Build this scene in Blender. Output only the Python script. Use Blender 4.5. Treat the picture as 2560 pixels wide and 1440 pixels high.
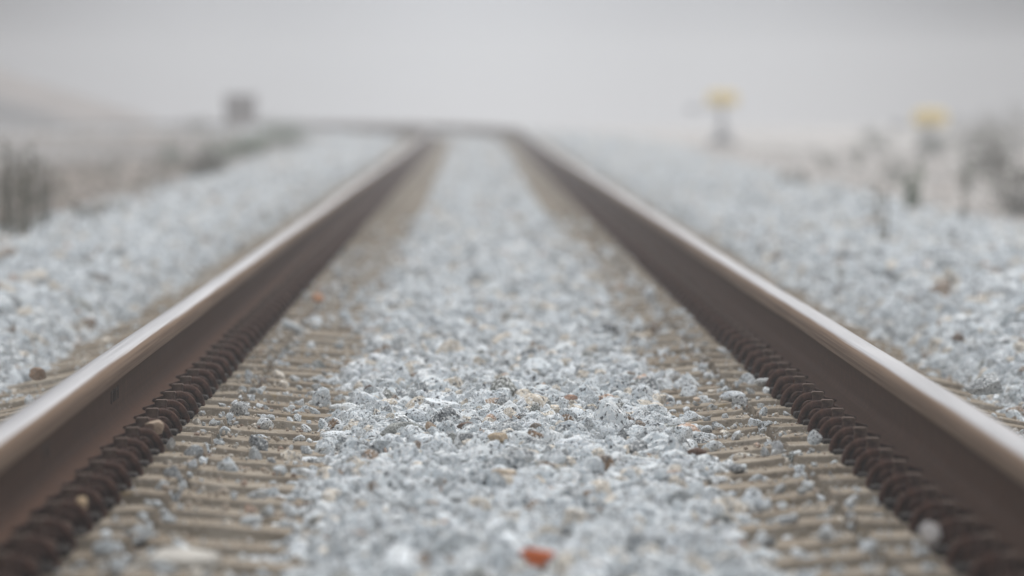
import bpy, math, random
import numpy as np
from mathutils import Vector, Matrix

for _o in list(bpy.data.objects):
    bpy.data.objects.remove(_o)
SC = bpy.context.scene
COL = SC.collection
R = math.radians

# ---------------------------------------------------------------- camera
F = 26000.0                      # focal length in pixels of the 2560 px frame
CAM = Vector((-0.042, 0.0, 0.653))
VPX, VPY = 1184.0, 258.0         # vanishing point of the straight track
cam_data = bpy.data.cameras.new('camera')
cam_data.sensor_width = 36.0
cam_data.lens = F / 2560 * 36.0
cam_data.clip_start = 0.05
cam_data.clip_end = 5000
cam_data.dof.use_dof = True
cam_data.dof.focus_distance = 21.4
cam_data.dof.aperture_fstop = 7.4
cam = bpy.data.objects.new('camera', cam_data)
COL.objects.link(cam)
cam.location = CAM
cam.rotation_euler = (R(90) - math.atan((720 - VPY) / F), 0, -math.atan((1280 - VPX) / F))
SC.camera = cam

# ---------------------------------------------------------------- world: overcast sky seen from inside fog
W = bpy.data.worlds.new('World')
SC.world = W
W.use_nodes = True
wn = W.node_tree
wn.nodes.clear()
SUN_EL, SUN_ROT = R(52), R(12)   # rotation clockwise from +Y
def nd(t, ty, **kw):
    n = t.nodes.new(ty)
    for k, v in kw.items():
        setattr(n, k, v)
    return n
out = nd(wn, 'ShaderNodeOutputWorld')
bg = nd(wn, 'ShaderNodeBackground')
sky = nd(wn, 'ShaderNodeTexSky', sky_type='NISHITA', sun_disc=False, sun_elevation=SUN_EL, sun_rotation=SUN_ROT,
         air_density=1.0, dust_density=6.0, ozone_density=1.0)
hs = nd(wn, 'ShaderNodeHueSaturation')
hs.inputs['Saturation'].default_value = 0.25
tc = nd(wn, 'ShaderNodeTexCoord')
sp = nd(wn, 'ShaderNodeSeparateXYZ')
wn.links.new(tc.outputs['Generated'], sp.inputs[0])
# overcast luminance by elevation (z of the direction)
rampz = nd(wn, 'ShaderNodeValToRGB')
rampz.color_ramp.interpolation = 'EASE'
e = rampz.color_ramp.elements
e[0].position = 0.0;  e[0].color = (0.60, 0.605, 0.63, 1)
e[1].position = 1.0;  e[1].color = (1.05, 1.08, 1.12, 1)
for p, c in ((0.004, (0.60, 0.615, 0.645, 1)), (0.012, (0.59, 0.605, 0.64, 1)), (0.10, (0.50, 0.51, 0.54, 1)), (0.35, (0.85, 0.875, 0.905, 1))):
    q = rampz.color_ramp.elements.new(p); q.color = c
wn.links.new(sp.outputs['Z'], rampz.inputs[0])
# sky colour darkened sideways to imitate lens vignetting, full again further out
absx = nd(wn, 'ShaderNodeMath', operation='ABSOLUTE')
wn.links.new(sp.outputs['X'], absx.inputs[0])
rampx = nd(wn, 'ShaderNodeValToRGB')
rampx.color_ramp.interpolation = 'EASE'
e = rampx.color_ramp.elements
e[0].position = 0.0; e[0].color = (1, 1, 1, 1)
e[1].position = 0.058; e[1].color = (0.24, 0.24, 0.245, 1)
q = rampx.color_ramp.elements.new(0.022); q.color = (0.80, 0.80, 0.80, 1)
q = rampx.color_ramp.elements.new(0.3); q.color = (1, 1, 1, 1)
wn.links.new(absx.outputs[0], rampx.inputs[0])
mul = nd(wn, 'ShaderNodeMixRGB', blend_type='MULTIPLY')
mul.inputs[0].default_value = 1.0
wn.links.new(rampz.outputs[0], mul.inputs[1])
wn.links.new(rampx.outputs[0], mul.inputs[2])
sc10 = nd(wn, 'ShaderNodeMixRGB', blend_type='MULTIPLY')
sc10.inputs[0].default_value = 1.0
sc10.inputs[2].default_value = (10, 10, 10, 1)
wn.links.new(mul.outputs[0], sc10.inputs[1])
wn.links.new(sky.outputs[0], hs.inputs['Color'])
mx = nd(wn, 'ShaderNodeMixRGB', blend_type='MIX')
mx.inputs[0].default_value = 0.96
wn.links.new(hs.outputs[0], mx.inputs[1])
wn.links.new(sc10.outputs[0], mx.inputs[2])
wn.links.new(mx.outputs[0], bg.inputs[0])
bg.inputs[1].default_value = 0.1
wn.links.new(bg.outputs[0], out.inputs[0])

# ---------------------------------------------------------------- sun: pale, through fog
sd = bpy.data.lights.new('sun', 'SUN')
sd.energy = 2.4
sd.angle = R(14)
sd.color = (1.0, 0.97, 0.93)
sun = bpy.data.objects.new('sun', sd)
COL.objects.link(sun)
dsun = Vector((math.sin(SUN_ROT) * math.cos(SUN_EL), math.cos(SUN_ROT) * math.cos(SUN_EL), math.sin(SUN_EL)))
sun.rotation_euler = dsun.to_track_quat('Z', 'Y').to_euler()
sun.location = (5, 20, 20)

SC.view_settings.view_transform = 'Standard'
SC.view_settings.look = 'None'
SC.view_settings.exposure = 0.0
SC.view_settings.gamma = 1.0
SC.render.engine = 'CYCLES'
SC.cycles.use_denoising = True
SC.cycles.max_bounces = 6
SC.cycles.diffuse_bounces = 3
SC.cycles.glossy_bounces = 2
SC.cycles.transmission_bounces = 2
SC.cycles.volume_bounces = 2
SC.cycles.caustics_reflective = False
SC.cycles.caustics_refractive = False

rng = np.random.default_rng(7)
random.seed(7)

def at(px, py, Y):
    """point at distance Y that falls on a pixel of the 2560x1440 photograph"""
    return Vector((CAM.x + (px - VPX) / F * Y, Y, CAM.z - (py - VPY) / F * Y))

# ---------------------------------------------------------------- tagging
def tag(o, label=None, cat=None, group=None, kind=None):
    if label: o['label'] = label
    if cat: o['category'] = cat
    if group: o['group'] = group
    if kind: o['kind'] = kind
    return o
def empty(name, loc, rz=0.0):
    o = bpy.data.objects.new(name, None)
    COL.objects.link(o)
    o.location = loc
    o.rotation_euler = (0, 0, rz)
    o.empty_display_size = 0.1
    return o
def mesh_np(name, V, Fc, mat=None, smooth=False):
    me = bpy.data.meshes.new(name)
    me.from_pydata([tuple(map(float, v)) for v in V], [], [tuple(map(int, f)) for f in Fc])
    me.update()
    if mat: me.materials.append(mat)
    if smooth:
        me.polygons.foreach_set('use_smooth', [True] * len(me.polygons))
    return me
def link(name, me, parent=None, loc=None):
    o = bpy.data.objects.new(name, me)
    COL.objects.link(o)
    if parent: o.parent = parent
    if loc is not None: o.location = loc
    return o
class MB:
    def __init__(s): s.v = []; s.f = []
    def add(s, V, Fc):
        b = len(s.v); s.v.extend([tuple(v) for v in V]); s.f.extend([tuple(i + b for i in f) for f in Fc])
    def box(s, x0, x1, y0, y1, z0, z1, ch=0.0):
        if ch <= 0:
            V = [(x, y, z) for z in (z0, z1) for y in (y0, y1) for x in (x0, x1)]
            s.add(V, [(0, 2, 3, 1), (4, 5, 7, 6), (0, 1, 5, 4), (2, 6, 7, 3), (0, 4, 6, 2), (1, 3, 7, 5)])
        else:
            c = ch
            rings = []
            for z, d in ((z0, c), (z0 + c, 0), (z1 - c, 0), (z1, c)):
                a, b, e_, g = x0 + d, x1 - d, y0 + d, y1 - d
                k = c * .7
                rings.append([(a + k, e_, z), (b - k, e_, z), (b, e_ + k, z), (b, g - k, z), (b - k, g, z), (a + k, g, z), (a, g - k, z), (a, e_ + k, z)])
            V = [p for r in rings for p in r]
            Fc = [tuple(range(7, -1, -1)), tuple(range(24, 32))]
            for i in range(3):
                for j in range(8):
                    Fc.append((i * 8 + j, i * 8 + (j + 1) % 8, (i + 1) * 8 + (j + 1) % 8, (i + 1) * 8 + j))
            s.add(V, Fc)
    def tube(s, pts, rad, n=8, cap=True):
        pts = [Vector(p) for p in pts]
        if not isinstance(rad, (list, tuple)): rad = [rad] * len(pts)
        V = []; Fc = []
        up = Vector((0, 0, 1))
        prev = None
        for i, p in enumerate(pts):
            t = (pts[min(i + 1, len(pts) - 1)] - pts[max(i - 1, 0)]).normalized()
            if prev is None:
                a = t.cross(up)
                if a.length < 1e-3: a = t.cross(Vector((1, 0, 0)))
                a.normalize()
            else:
                a = (prev - t * prev.dot(t)).normalized()
            prev = a
            b = t.cross(a)
            for k in range(n):
                th = 2 * math.pi * k / n
                V.append(p + (a * math.cos(th) + b * math.sin(th)) * rad[i])
        for i in range(len(pts) - 1):
            for k in range(n):
                Fc.append((i * n + k, i * n + (k + 1) % n, (i + 1) * n + (k + 1) % n, (i + 1) * n + k))
        if cap:
            Fc.append(tuple(range(n - 1, -1, -1)))
            Fc.append(tuple(range((len(pts) - 1) * n, len(pts) * n)))
        s.add(V, Fc)
    def mesh(s, name, mat=None, smooth=False):
        return mesh_np(name, s.v, s.f, mat, smooth)
def spline(pts, n=6):
    P = [Vector(p) for p in pts]
    o = []
    for i in range(len(P) - 1):
        p0, p1, p2, p3 = P[max(i - 1, 0)], P[i], P[i + 1], P[min(i + 2, len(P) - 1)]
        for k in range(n):
            t = k / n
            o.append(0.5 * ((2 * p1) + (-p0 + p2) * t + (2 * p0 - 5 * p1 + 4 * p2 - p3) * t * t + (-p0 + 3 * p1 - 3 * p2 + p3) * t ** 3))
    o.append(P[-1])
    return o

# ---------------------------------------------------------------- materials
def mat(name, base=(0.5, 0.5, 0.5), rough=0.8, metal=0.0, spec=0.3):
    m = bpy.data.materials.new(name)
    m.use_nodes = True
    b = m.node_tree.nodes['Principled BSDF']
    b.inputs['Base Color'].default_value = (*base, 1)
    b.inputs['Roughness'].default_value = rough
    b.inputs['Metallic'].default_value = metal
    b.inputs['Specular IOR Level'].default_value = spec
    return m, m.node_tree, b
def noise(t, scale, detail=4, rough=0.6, co=None, dims='3D', w=None):
    n = nd(t, 'ShaderNodeTexNoise', noise_dimensions=dims)
    n.inputs['Scale'].default_value = scale
    n.inputs['Detail'].default_value = detail
    n.inputs['Roughness'].default_value = rough
    if co is not None: t.links.new(co, n.inputs['Vector'])
    if w is not None: t.links.new(w, n.inputs['W'])
    return n.outputs['Fac']
def ramp(t, fac, stops, interp='LINEAR'):
    r = nd(t, 'ShaderNodeValToRGB')
    r.color_ramp.interpolation = interp
    el = r.color_ramp.elements
    el[0].position = stops[0][0]; el[0].color = (*stops[0][1], 1)
    el[1].position = stops[-1][0]; el[1].color = (*stops[-1][1], 1)
    for p, c in stops[1:-1]:
        q = el.new(p); q.color = (*c, 1)
    t.links.new(fac, r.inputs[0])
    return r.outputs[0]
def mixc(t, fac, a, b, mode='MIX'):
    m = nd(t, 'ShaderNodeMixRGB', blend_type=mode)
    for i, x in ((0, fac), (1, a), (2, b)):
        if isinstance(x, (int, float)): m.inputs[i].default_value = x
        elif isinstance(x, tuple): m.inputs[i].default_value = (*x, 1)
        else: t.links.new(x, m.inputs[i])
    return m.outputs[0]
def bump(t, b, h, strength=0.5, dist=0.01):
    n = nd(t, 'ShaderNodeBump')
    n.inputs['Strength'].default_value = strength
    n.inputs['Distance'].default_value = dist
    t.links.new(h, n.inputs['Height'])
    t.links.new(n.outputs[0], b.inputs['Normal'])
def texco(t, which='Object'):
    return nd(t, 'ShaderNodeTexCoord').outputs[which]

def rock_material(name, palette, speck=0.5, speck_scale=5.0, per_instance=True, big_scale=1.3):
    """granite-like rock: palette picked per stone, dark mineral specks, chips"""
    m, t, b = mat(name, rough=0.85, spec=0.25)
    co = texco(t)
    if per_instance:
        rnd = nd(t, 'ShaderNodeObjectInfo').outputs['Random']
    else:
        v = nd(t, 'ShaderNodeValue'); v.outputs[0].default_value = 0.37; rnd = v.outputs[0]
    w = nd(t, 'ShaderNodeMath', operation='MULTIPLY'); t.links.new(rnd, w.inputs[0]); w.inputs[1].default_value = 91.0
    base = ramp(t, rnd, palette, 'CONSTANT') if len(palette) > 1 else None
    if base is None:
        base = palette[0][1]
    big = noise(t, big_scale, 3, 0.6, co, '4D', w.outputs[0])
    base = mixc(t, 0.55, base, mixc(t, 1.0, base, ramp(t, big, ((0.3, (0.55, 0.55, 0.56)), (0.7, (1.25, 1.24, 1.22)))), 'MULTIPLY'))
    fine = noise(t, speck_scale, 3, 0.75, co, '4D', w.outputs[0])
    sf = ramp(t, fine, ((0.425, (1, 1, 1)), (0.455, (0, 0, 0))))
    sfm = nd(t, 'ShaderNodeMath', operation='MULTIPLY'); t.links.new(sf, sfm.inputs[0]); sfm.inputs[1].default_value = speck
    c = mixc(t, sfm.outputs[0], base, (0.042, 0.045, 0.05))
    fine2 = noise(t, speck_scale * 1.7, 2, 0.6, co, '4D', w.outputs[0])
    wf = ramp(t, fine2, ((0.53, (0, 0, 0)), (0.60, (1, 1, 1))))
    wm = nd(t, 'ShaderNodeMath', operation='MULTIPLY'); t.links.new(wf, wm.inputs[0]); wm.inputs[1].default_value = speck * 0.8
    c = mixc(t, wm.outputs[0], c, (0.90, 0.90, 0.89))
    t.links.new(c, b.inputs['Base Color'])
    bump(t, b, mixc(t, 0.5, fine, big), 0.7, 0.006)
    return m

GRAN = [(0.0, (0.629, 0.680, 0.714)), (0.18, (0.688, 0.735, 0.772)), (0.36, (0.550, 0.599, 0.632)), (0.50, (0.727, 0.766, 0.788)),
        (0.64, (0.589, 0.635, 0.662)), (0.705, (0.340, 0.365, 0.380)), (0.775, (0.200, 0.215, 0.225)), (0.815, (0.668, 0.715, 0.756)), (0.86, (0.631, 0.564, 0.470)),
        (0.915, (0.250, 0.170, 0.110)), (0.94, (0.691, 0.627, 0.534)), (0.975, (0.240, 0.250, 0.230)), (0.99, (0.590, 0.397, 0.288))]
M_gran = rock_material('granite_ballast', GRAN, 0.95, 4.2)
TAN = [(0.0, (0.40, 0.35, 0.30)), (0.25, (0.32, 0.27, 0.23)), (0.45, (0.50, 0.45, 0.40)), (0.62, (0.24, 0.19, 0.15)),
       (0.75, (0.52, 0.50, 0.48)), (0.88, (0.42, 0.31, 0.25)), (0.95, (0.12, 0.10, 0.085))]
M_tan = rock_material('verge_rubble_rock', TAN, 0.4, 5.0)
GRIT = [(0.0, (0.55, 0.47, 0.38)), (0.3, (0.62, 0.58, 0.52)), (0.55, (0.45, 0.36, 0.28)), (0.75, (0.6, 0.62, 0.63)), (0.9, (0.30, 0.2, 0.14))]
M_grit = rock_material('grit_chip_rock', GRIT, 0.4, 3.0)
def solid_rock(name, colr, speck=0.3):
    return rock_material(name, [(0.0, colr)], speck, 210.0, False, 55.0)

def rusty(name, dark=(0.045, 0.026, 0.019), mid=(0.085, 0.045, 0.030), lite=(0.13, 0.075, 0.05), sc=40.0, rough=0.7):
    m, t, b = mat(name, rough=rough, spec=0.10)
    co = texco(t)
    n = noise(t, sc, 5, 0.65, co)
    n2 = noise(t, sc * 6, 3, 0.6, co)
    c = ramp(t, n, ((0.3, dark), (0.5, mid), (0.75, lite)))
    c = mixc(t, 0.35, c, mixc(t, 1.0, c, ramp(t, n2, ((0.3, (0.4, 0.4, 0.4)), (0.7, (1.6, 1.55, 1.5)))), 'MULTIPLY'))
    t.links.new(c, b.inputs['Base Color'])
    bump(t, b, n2, 0.4, 0.002)
    return m
M_clip = rusty('rusty_clip_iron', (0.024, 0.0105, 0.007), (0.062, 0.028, 0.019), (0.14, 0.072, 0.050), 60)
M_shoulder = rusty('rusty_cast_iron', (0.045, 0.025, 0.018), (0.092, 0.056, 0.042), (0.19, 0.13, 0.10), 50)  # rust lightened so the post faces look lit against the gaps
M_plate = rusty('dark_base_plate', (0.010, 0.007, 0.006), (0.018, 0.012, 0.010), (0.035, 0.025, 0.02), 40)  # dark rusty plate, blackened further to paint in shade between the clips

def rail_material():
    m, t, b = mat('rail_steel', rough=0.7, spec=0.02)
    co = texco(t)
    mp = nd(t, 'ShaderNodeMapping'); mp.inputs['Scale'].default_value = (1, 0.002, 1)
    t.links.new(co, mp.inputs[0])
    n = noise(t, 30, 4, 0.6, co)
    st = noise(t, 160, 3, 0.7, mp.outputs[0])          # streaks along the rail
    rust = ramp(t, n, ((0.3, (0.038, 0.014, 0.005)), (0.55, (0.054, 0.0215, 0.009)), (0.8, (0.080, 0.037, 0.018))))
    rust = mixc(t, 0.3, rust, mixc(t, 1.0, rust, ramp(t, st, ((0.3, (0.6, 0.6, 0.6)), (0.7, (1.5, 1.5, 1.5)))), 'MULTIPLY'))
    # worn running band: per-vertex mask 'worn' (1 = polished by wheels, 0.5 = gauge face, 0 = rust)
    at_ = nd(t, 'ShaderNodeAttribute', attribute_name='worn')
    worn = nd(t, 'ShaderNodeMath', operation='ADD')
    sn = nd(t, 'ShaderNodeMath', operation='MULTIPLY_ADD'); t.links.new(st, sn.inputs[0]); sn.inputs[1].default_value = 0.5; sn.inputs[2].default_value = -0.25
    t.links.new(at_.outputs['Fac'], worn.inputs[0]); t.links.new(sn.outputs[0], worn.inputs[1])
    f_tan = ramp(t, worn.outputs[0], ((0.15, (0, 0, 0)), (0.45, (1, 1, 1))))
    f_pol = ramp(t, worn.outputs[0], ((0.55, (0, 0, 0)), (0.85, (1, 1, 1))))
    tanc = mixc(t, st, (0.115, 0.070, 0.043), (0.22, 0.150, 0.100))
    steel = mixc(t, st, (0.30, 0.30, 0.315), (0.55, 0.55, 0.57))
    c = mixc(t, f_tan, rust, tanc)
    c = mixc(t, f_pol, c, steel)
    t.links.new(c, b.inputs['Base Color'])
    t.links.new(f_pol, b.inputs['Metallic'])
    rr = mixc(t, f_pol, mixc(t, f_tan, (0.62, 0.62, 0.62), (0.5, 0.5, 0.5)), mixc(t, st, (0.24, 0.24, 0.24), (0.42, 0.42, 0.42)))
    t.links.new(rr, b.inputs['Roughness'])
    bump(t, b, n, 0.25, 0.002)
    return m
M_rail = rail_material()

def concrete_material():
    m, t, b = mat('weathered_concrete', rough=0.95, spec=0.05)
    co = texco(t)
    rnd = nd(t, 'ShaderNodeObjectInfo').outputs['Random']
    w = nd(t, 'ShaderNodeMath', operation='MULTIPLY'); t.links.new(rnd, w.inputs[0]); w.inputs[1].default_value = 57.0
    n = noise(t, 9, 5, 0.65, co, '4D', w.outputs[0])
    n2 = noise(t, 120, 4, 0.7, co, '4D', w.outputs[0])
    n3 = noise(t, 28, 4, 0.6, co, '4D', w.outputs[0])
    c = ramp(t, n, ((0.30, (0.185, 0.150, 0.112)), (0.50, (0.265, 0.225, 0.178)), (0.72, (0.37, 0.33, 0.28))))
    n5 = noise(t, 2.2, 4, 0.6, co, '4D', w.outputs[0])
    c = mixc(t, ramp(t, n5, ((0.45, (0, 0, 0)), (0.62, (0.55, 0.55, 0.55)))), c, (0.15, 0.118, 0.085))
    c = mixc(t, ramp(t, n3, ((0.60, (0, 0, 0)), (0.72, (0.8, 0.8, 0.8)))), c, (0.27, 0.19, 0.09))      # ochre stain
    c = mixc(t, ramp(t, n2, ((0.56, (0, 0, 0)), (0.64, (0.75, 0.75, 0.75)))), c, (0.52, 0.47, 0.41))       # exposed aggregate
    c = mixc(t, ramp(t, n2, ((0.34, (0.7, 0.7, 0.7)), (0.42, (0, 0, 0)))), c, (0.10, 0.08, 0.06))
    t.links.new(c, b.inputs['Base Color'])
    bump(t, b, mixc(t, 0.5, n2, n3), 0.8, 0.004)
    return m
M_conc = concrete_material()

# ---------------------------------------------------------------- track geometry
S0, RAD = 165.0, 215.0            # straight up to S0, then a left-hand curve
def cl(s):
    """centre line: x, y, z, heading"""
    if s <= S0: return 0.0, s, drop(s), 0.0
    a = (s - S0) / RAD
    return -RAD * (1 - math.cos(a)), S0 + RAD * math.sin(a), drop(s), a
_ds = np.arange(-50, 500, 1.0)
_dz = np.interp(_ds, (-50, 108, 152, 186, 206, 225, 247, 266, 284, 500), (0, 0, .04, .11, .13, .03, -.23, -.42, -.5, -.55))
_k = np.exp(-0.5 * (np.arange(-20, 21) / 7.0) ** 2); _k /= _k.sum()
_dz = np.convolve(np.pad(_dz, 20, mode='edge'), _k, 'valid')
def drop(s):
    return float(np.interp(s, _ds, _dz))
def cx_np(Y):
    d = np.clip(Y - S0, 0, RAD * 0.96)
    return -(RAD - np.sqrt(RAD ** 2 - d ** 2))

RAIL_H = 0.150
GAUGE = 1.435
def rail_profile():
    # half profile of a flat-bottom rail, x outwards from its middle, z up; worn mask per point
    half = [(0.0, RAIL_H), (0.012, RAIL_H - .0003), (0.021, RAIL_H - .0012), (0.027, RAIL_H - .0035), (0.0312, RAIL_H - .0085), (0.0330, RAIL_H - .016),
            (0.0335, RAIL_H - .034), (0.0320, RAIL_H - .0375), (0.0250, RAIL_H - .0410), (0.0120, RAIL_H - .047), (0.0082, RAIL_H - .054),
            (0.0072, 0.075), (0.0078, 0.047), (0.0110, 0.035), (0.020, 0.0275), (0.035, 0.0205), (0.058, 0.0125), (0.0620, 0.0100), (0.0625, 0.0005), (0.0, 0.0005)]
    return half
def build_rail(side, s_end):
    half = rail_profile()
    prof = [(x, z) for x, z in half] + [(-x, z) for x, z in reversed(half[1:-1])]
    # gauge side = towards the centre line (x sign = -side)
    def worn(x, z):
        g = x * -side
        if z > RAIL_H - .004: 
            return 1.0 if abs(x) < 0.0125 else ((0.70 if abs(x) < .0215 else 0.48) if g > 0 else (1.0 if abs(x) < .0215 else 0.5))
        if z > RAIL_H - .010: return 0.42 if g > 0 else 0.3
        if z > RAIL_H - .036 : return 0.38 if g > 0 else 0.05
        return -0.2
    S = list(np.arange(2.0, S0, 2.0)) + list(np.arange(S0, s_end, 1.5))
    V = []; Wn = []
    off = side * (GAUGE / 2 + 0.0335)
    cant = -side * 0.025
    for s in S:
        x, y, z, a = cl(s)
        # very small line irregularity
        wob = 0.0012 * math.sin(s * 0.31 + side) + 0.0008 * math.sin(s * 0.83)
        for px, pz in prof:
            qx = px * math.cos(cant) + pz * math.sin(cant) * 1.0
            lx = off + qx + wob
            V.append((x + lx * math.cos(a), y + lx * math.sin(a), z + 0.012 + pz))
            Wn.append(worn(px, pz))
    n = len(prof)
    Fc = []
    for i in range(len(S) - 1):
        for k in range(n):
            Fc.append((i * n + k, i * n + (k + 1) % n, (i + 1) * n + (k + 1) % n, (i + 1) * n + k))
    Fc.append(tuple(range(n))); Fc.append(tuple(range((len(S) - 1) * n, len(S) * n))[::-1])
    me = mesh_np('rail', V, Fc, M_rail, True)
    a_ = me.attributes.new('worn', 'FLOAT', 'POINT')
    a_.data.foreach_set('value', Wn)
    o = link('rail', me)
    return o

rail_l = build_rail(-1, 284)
tag(rail_l, 'brown rail running up the left side of the track, its silver top fading into fog', 'rail', 'rails of the track')
rail_r = build_rail(1, 284)
tag(rail_r, 'brown rail running up the right side of the track, its silver top fading into fog', 'rail', 'rails of the track')

M_mark = rusty('dark_rolled_letters', (0.03, 0.02, 0.016), (0.045, 0.03, 0.024), (0.06, 0.04, 0.03))
# raised rolling marks on the inner web of the left rail (unreadable short strokes)
def rolling_mark(s, n, parent, seed, side=-1):
    r_ = random.Random(seed)
    xw = side * (GAUGE / 2 + 0.0335 - 0.0072)
    sgn = -side
    yy = 0.0
    for k in range(n):
        h = r_.choice((0.026, 0.026, 0.024))
        x0 = min(xw - 0.0015 * sgn, xw + 0.0022 * sgn); x1 = max(xw - 0.0015 * sgn, xw + 0.0022 * sgn)
        mb = MB()
        mb.box(x0, x1, s + yy, s + yy + 0.022, 0.072, 0.072 + h)
        if r_.random() < 0.5:
            mb.box(x0, x1, s + yy + .020, s + yy + 0.05, 0.072 + h - 0.006, 0.0719 + h)
            yy += 0.04
        yy += 0.075
        link('rolling_mark', mb.mesh('rolling_mark', M_mark), parent)
for s, n, sd_ in ((23.8, 6, 3), (20.1, 5, 5), (29.9, 5, 9), (16.9, 4, 2)):
    rolling_mark(s, n, rail_l, sd_)

# ---------------------------------------------------------------- sleepers with their fastenings
def sleeper_top(X):
    a = abs(X)
    if a < 0.33: z = -0.019
    elif a < 0.53: z = -0.019 + (a - 0.33) / 0.20 * 0.018
    elif a < 0.90: z = 0.0
    else: z = -(a - 0.90) * 0.19
    return z
def sleeper_mesh(seed):
    r_ = np.random.default_rng(seed)
    xs = list(np.concatenate([np.arange(-1.32, 1.321, 0.04)]))
    for c in (-0.545, 0.545):
        xs += [c - 0.013, c - 0.008, c + 0.008, c + 0.013]
    xs = sorted(xs)
    V = []; Fc = []
    ph = r_.uniform(0, 6, 6)
    for x in xs:
        z = sleeper_top(x)
        if min(abs(x - 0.545), abs(x + 0.545)) < 0.009: z -= 0.022
        inner = abs(x) < 0.54
        wf = -0.105 - (0.012 if inner else 0.0)           # inner block a little wider than the seat block
        jit = 0.007 * math.sin(x * 7 + ph[0]) + 0.004 * math.sin(x * 31 + ph[1]) + r_.normal(0, 0.002)
        zj = 0.003 * math.sin(x * 14 + ph[2]) + r_.normal(0, 0.0005)
        c = 0.0035
        sec = [(-0.135, -0.20), (wf - 0.006 + jit, z - 0.02 + zj), (wf + jit, z - c + zj), (wf + c * .45 + jit, z - c * .35 + zj), (wf + c * 1.1 + jit, z + zj),
               (0.0, z + zj * .5 + 0.001), (-wf - c * 1.1, z + zj), (-wf - c * .4, z - c * .35), (-wf, z - c), (0.135, -0.20)]
        for y, zz in sec: V.append((x, y, zz))
    n = 10
    for i in range(len(xs) - 1):
        for k in range(n):
            Fc.append((i * n + k, (i + 1) * n + k, (i + 1) * n + (k + 1) % n, i * n + (k + 1) % n))
    Fc.append(tuple(range(n))); Fc.append(tuple(range((len(xs) - 1) * n, len(xs) * n))[::-1])
    return mesh_np('concrete_sleeper', V, Fc, M_conc, False)
SLEEPERS = [sleeper_mesh(100 + i) for i in range(6)]

RX = GAUGE / 2 + 0.0335            # rail middle
def clip_meshes():
    # local frame: u = away from the rail, v = along the track, z up; origin at the foot edge of the rail
    out_ = {}
    path = spline([(-0.020, 0.004, 0.026), (-0.012, -0.010, 0.028), (0.004, -0.016, 0.034), (0.024, -0.014, 0.0405), (0.041, -0.008, 0.038), (0.054, 0.002, 0.026),
                   (0.061, 0.014, 0.009), (0.060, 0.030, 0.006), (0.052, 0.046, 0.012), (0.034, 0.054, 0.020), (0.020, 0.045, 0.026), (0.016, 0.020, 0.028), (0.016, -0.048, 0.028)], 4)
    for nm, sx, sy in (('a', 1, 1),):
        mb = MB(); mb.tube(path, 0.0086, 8)
        # second, lower arch of the same bent rod
        mb.tube(spline([(0.024, -0.012, 0.022), (0.034, -0.010, 0.024), (0.042, -0.002, 0.014), (0.045, 0.008, 0.004)], 4), 0.0060, 8)
        out_['clip'] = mb
    sh = MB()
    # post with flat flared top, on a low saddle
    prof = [(-0.006, 0.0), (0.040, 0.0), (0.040, 0.012), (0.0235, 0.018), (0.0225, 0.040), (0.0245, 0.0465), (0.022, 0.049), (0.001, 0.0485), (-0.002, 0.046), (-0.001, 0.038), (-0.004, 0.020)]
    n = len(prof); V = []
    for v in (-0.040, -0.037, -0.008, -0.004):
        for u, z in prof:
            k = 0.93 if v in (-0.040, -0.004) else 1.0
            V.append(((u - 0.012) * k + 0.012, v, z * (k * .3 + .7)))
    Fc = [tuple(range(n))]
    for i in range(3):
        for k in range(n): Fc.append((i * n + k, (i + 1) * n + k, (i + 1) * n + (k + 1) % n, i * n + (k + 1) % n))
    Fc.append(tuple(range(3 * n, 4 * n))[::-1])
    sh.add(V, Fc)
    sh.box(0.004, 0.036, -0.0035, 0.038, 0.0, 0.016, 0.003)
    sh.box(-0.004, 0.006, 0.012, 0.040, 0.0, 0.036, 0.003)
    out_['shoulder'] = sh
    return out_
CM = clip_meshes()
def oriented(mb, side, inner, name, m, smooth):
    """side -1/+1 rail, inner True = towards track centre"""
    foot = 0.0625
    dirx = -side if inner else side
    x0 = side * RX + dirx * foot
    V = []
    vf = 1 if inner else -1
    for u, v, z in mb.v:
        V.append((x0 + dirx * (u + 0.002), v * 1.0, z + 0.004))
    flip = dirx < 0
    Fc = [tuple(reversed(f)) if flip else f for f in mb.f]
    return mesh_np(name, V, Fc, m, smooth)
clip_me = {}; sh_me = {}
for side in (-1, 1):
    for inner in (True, False):
        clip_me[(side, inner)] = oriented(CM['clip'], side, inner, 'rail_clip', M_clip, True)
        sh_me[(side, inner)] = oriented(CM['shoulder'], side, inner, 'shoulder', M_shoulder, False)
plate_me = {}
for side in (-1, 1):
    mb = MB()
    c = side * RX
    mb.box(c - 0.126, c + 0.126, -0.095, 0.092, -0.003, 0.0115, 0.003)
    plate_me[side] = mb.mesh('base_plate', M_plate)
far_me = {}
for side in (-1, 1):
    mb = MB()
    for inner in (True, False):
        mm = MB()
        dirx = -side if inner else side
        x0 = side * RX + dirx * 0.0625
        for k in ('clip', 'shoulder'):
            mm.v = []; mm.f = []
            V = [(x0 + dirx * (u + .002), v, z + .004) for u, v, z in CM[k].v]
            mb.add(V, [tuple(reversed(f)) if dirx < 0 else f for f in CM[k].f])
    c = side * RX
    mb.box(c - 0.126, c + 0.126, -0.095, 0.092, -0.003, 0.0115, 0.003)
    far_me[side] = mb.mesh('rail_fastening', M_clip)

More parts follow.
